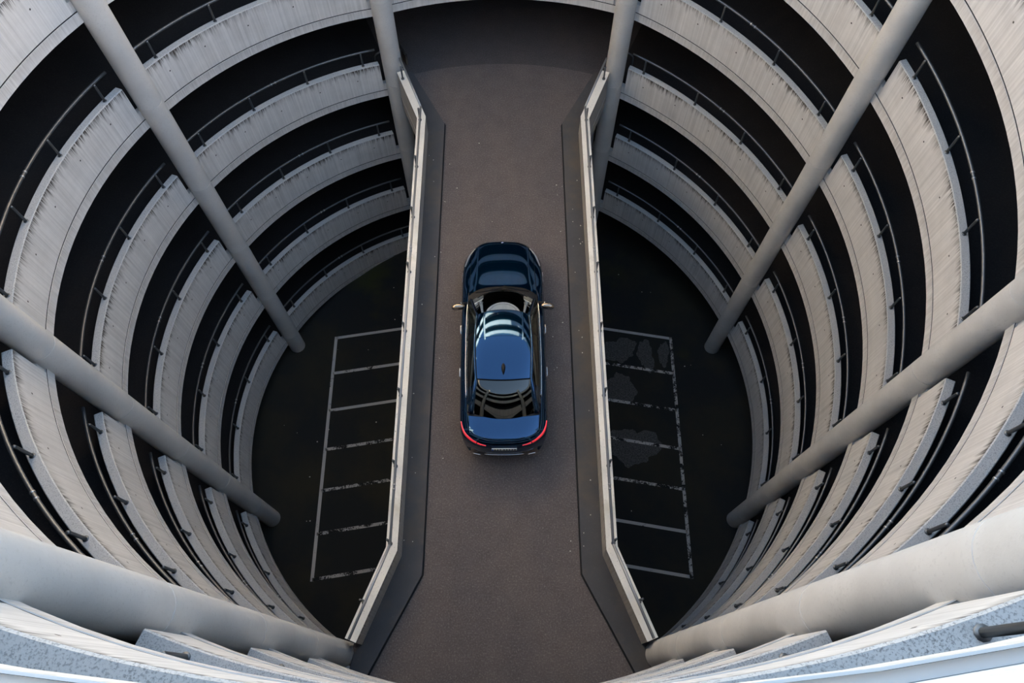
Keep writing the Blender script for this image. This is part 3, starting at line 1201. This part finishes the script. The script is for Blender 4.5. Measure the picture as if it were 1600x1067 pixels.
# shark fin
vs, fs = [], []
fy = -1.11
fz = 1.432
for i in range(13):
    u = i / 12
    hw = 0.042 * math.sin(PI * u**0.75) ** 0.8 + .001
    h = 0.062 * math.sin(PI * min(1, u**1.7 * .92 + .02))
    y = fy + 0.13 - 0.26 * u
    zb = float(roofpt(0.5, 0).z) if False else float(catmull([-x for x in RY], RZ, -y)[0]) - .004
    for q in (-1, -.75, -.35, 0, .35, .75, 1):
        vs.append((hw * q, y, zb + h * (1 - q * q) ** .6))
for i in range(12):
    for k in range(6):
        fs.append((i * 7 + k, i * 7 + k + 1, (i + 1) * 7 + k + 1, (i + 1) * 7 + k))
link_mesh('antenna_fin', vs, [f[::-1] for f in fs], M['black'], car, smooth=True)
for a, b in (((-.62, 1.00), (-.02, 1.13)), ((.02, 1.16), (.60, 1.02))):
    mb = MB()
    mb.tube([(lerp(a[0], b[0], u), lerp(a[1], b[1], u) - .02 * math.sin(PI * u), 1.005 - .03 * abs(lerp(a[0], b[0], u))) for u in np.linspace(0, 1, 8)], .010, 6)
    mb.build('wiper', M['black'], car, True)
mb = MB()
c0 = [ws(u, v) + Vector((0, .0, -.004)) for u, v in ((.70, .72), (.70, .82), (.84, .82), (.84, .72))]
mb.quad(c0)
mb.quad(c0[::-1])
mb.build('windscreen_sticker', M['green'], car)
# cabin
mb = MB()
mb.prism([(-.70, .55), (.70, .55), (.70, .86), (.45, 1.05), (-.45, 1.05), (-.70, .86)], .78, .93)
mb.build('dashboard', M['dash'], car)
mb = MB()
mb.box((0, .0, .40), (1.5, 3.4, .06))
mb.build('cabin_floor', M['black'], car)
for x, y in ((-.37, -.15), (.37, -.15), (-.37, -1.05), (.37, -1.05)):
    mb = MB()
    mb.prism([(x - .25, y - .2), (x + .25, y - .2), (x + .25, y + .32), (x - .25, y + .32)], .43, .62)
    bp = [(x - .24, y - .20, .60), (x + .24, y - .20, .60), (x + .20, y - .40, 1.12), (x - .20, y - .40, 1.12)]
    bq = [(a, b - .10, c) for a, b, c in bp]
    for q in ((0, 1, 2, 3),):
        mb.quad([bp[i] for i in q])
        mb.quad([bq[i] for i in q[::-1]])
    for i in range(4):
        j = (i + 1) % 4
        mb.quad([bp[j], bp[i], bq[i], bq[j]])
    se = mb.build('seat', M['cloth'], car)
    mb = MB()
    mb.box((x, y - .46, 1.22), (.26, .09, .16))
    mb.build('headrest', M['cloth'], se)
mb = MB()
mb.tube([(-.37 + .18 * math.cos(a), .42 + .05 * math.sin(a), .86 + .17 * math.sin(a)) for a in np.linspace(0, 2 * PI, 25)], .014, 6, False)
mb.build('steering_wheel', M['black'], car, True)
mb = MB()
c = ws(.16, 0) - Vector((0, 0, .05))
mb.box((c.x, c.y, c.z), (.22, .03, .07))
mb.build('rear_view_mirror', M['black'], car)
# wheels
for wy in WY:
    for sg in (1, -1):
        mb = MB()
        x0, x1 = sg * .68, sg * .925
        mb.tube([(x0, wy, WR), (x0 + sg * .02, wy, WR), (x1 - sg * .02, wy, WR), (x1, wy, WR)], [WR - .03, WR, WR, WR - .03], 36)
        w = mb.build('wheel', M['rubber'], car, True)
        mb = MB()
        mb.tube([(x1 - sg * .05, wy, WR), (x1 + sg * .004, wy, WR)], [.25, .255], 32)
        for k in range(10):
            a = 2 * PI * k / 10
            mb.tube([(x1 + sg * .008, wy + .05 * math.cos(a), WR + .05 * math.sin(a)), (x1 + sg * .012, wy + .245 * math.cos(a), WR + .245 * math.sin(a))], [.026, .016], 6)
        mb.build('rim', M['alloy'], w)

# ------------------------------------------------------------------ small things at the far end of the bridge
for az, wh in ((22.5, 'right'), (-22.5, 'left')):
    s = 1 if az > 0 else -1
    c = Vector(pol(RC + 0.42, az))
    tv = Vector((math.cos(D(az)), -math.sin(D(az)), 0))
    path = []
    w = 0.36
    for i in range(21):
        u = i / 20
        if u < .35:
            path.append(c - tv * w + Vector((0, 0, .78 * u / .35)))
        elif u > .65:
            path.append(c + tv * w + Vector((0, 0, .78 * (1 - u) / .35)))
        else:
            a = PI * (u - .35) / .30
            path.append(c - tv * w * math.cos(a) + Vector((0, 0, .78 + .14 * math.sin(a))))
    mb = MB()
    path = [p - c for p in path]
    mb.tube(path, .024, 10)
    o = mb.build('guard_hoop', M['steel'], None, True)
    o.location = c
    tag(o, 'bent steel guard hoop behind the far-%s column' % wh, 'guard hoop', 'guard hoops')

M['timber'] = concrete_face('weathered_timber', (0.10, 0.085, 0.07), (0.02, 0.018, 0.016), 1.0)
mb = MB()
a, b = Vector((-2.80, 8.20, 0)), Vector((-3.52, 9.55, 0))
d = (b - a).normalized()
nn = Vector((-d.y, d.x, 0)) * .03
cc = (a + b) / 2
mb.prism([((p - cc).x, (p - cc).y) for p in (a - nn, b - nn, b + nn, a + nn)][::-1], 0.0, 0.36, 0)
o = mb.build('guard_board', M['timber'])
o.location = cc
tag(o, 'weathered dark timber guard board on edge beside the far-left column', 'board')

# dried silt patches on the floor, right of the bridge
def blob(name, c, rx, ry, seed, label):
    rnd = random.Random(seed)
    ph = [rnd.uniform(0, 6.28) for _ in range(6)]
    pts = []
    for i in range(44):
        a = 2 * PI * i / 44
        k = 1 + .16 * math.sin(2 * a + ph[0]) + .12 * math.sin(3 * a + ph[1]) + .07 * math.sin(7 * a + ph[2]) + .05 * math.sin(13 * a + ph[3])
        pts.append((rx * k * math.cos(a), ry * k * math.sin(a)))
    mb = MB()
    mb.prism(pts, 0.0015, 0.004)
    o = mb.build(name, M['stain'])
    o.location = (*c, GROUND)
    tag(o, label, 'silt patch', 'dried silt patches')


blob('silt_patch', (4.05, 2.95), .58, .50, 1, 'pale dried silt patch over the first painted bay, beside the bridge')
blob('silt_patch', (5.02, 2.75), .30, .55, 5, 'narrow dried silt patch in the middle of the first right bay')
blob('silt_patch', (5.66, 2.80), .20, .45, 2, 'small dried silt patch beside the long bay line')
blob('silt_patch', (4.00, 1.45), .50, .62, 3, 'pale dried silt patch in the second bay, beside the bridge')
blob('silt_patch', (4.35, -.62), .75, .72, 4, 'large rounded dried silt patch in the fourth right bay')

# loose litter: leaves and grit on the deck, ramps and floor
rnd = random.Random(3)
mb = MB()


def flake(x, y, z, r):
    a0 = rnd.uniform(0, 6.28)
    pts = [(x + r * rnd.uniform(.5, 1) * math.cos(a0 + k * 1.26), y + r * rnd.uniform(.5, 1) * math.sin(a0 + k * 1.26)) for k in range(5)]
    mb.prism(pts, z + .001, z + .006)


for i in range(60):
    s = rnd.choice((-1, 1))
    fx, fy_ = (s * rnd.uniform(1.35, 2.0) if rnd.random() < .7 else rnd.uniform(-1.6, 1.6)), rnd.uniform(-5.5, 5.5)
    if abs(abs(fx) - 1.61) > .05 and (abs(fx) > 1.0 or not -3.7 < fy_ < 1.9):
        flake(fx, fy_, .09 if abs(fx) > 1.61 else .001, rnd.uniform(.010, .022))
for i in range(90):
    az = rnd.uniform(0, 360)
    r = rnd.uniform(0, 7.6)
    x, y, _ = pol(r, az)
    if 3.2 < x < 6.2 and -1.7 < y < 3.8:
        continue
    flake(x, y, GROUND + .002, rnd.uniform(.012, .035))
tag(mb.build('litter', M['leaf']), 'pale leaf scraps and grit scattered on deck and floor', 'litter', None, 'stuff')
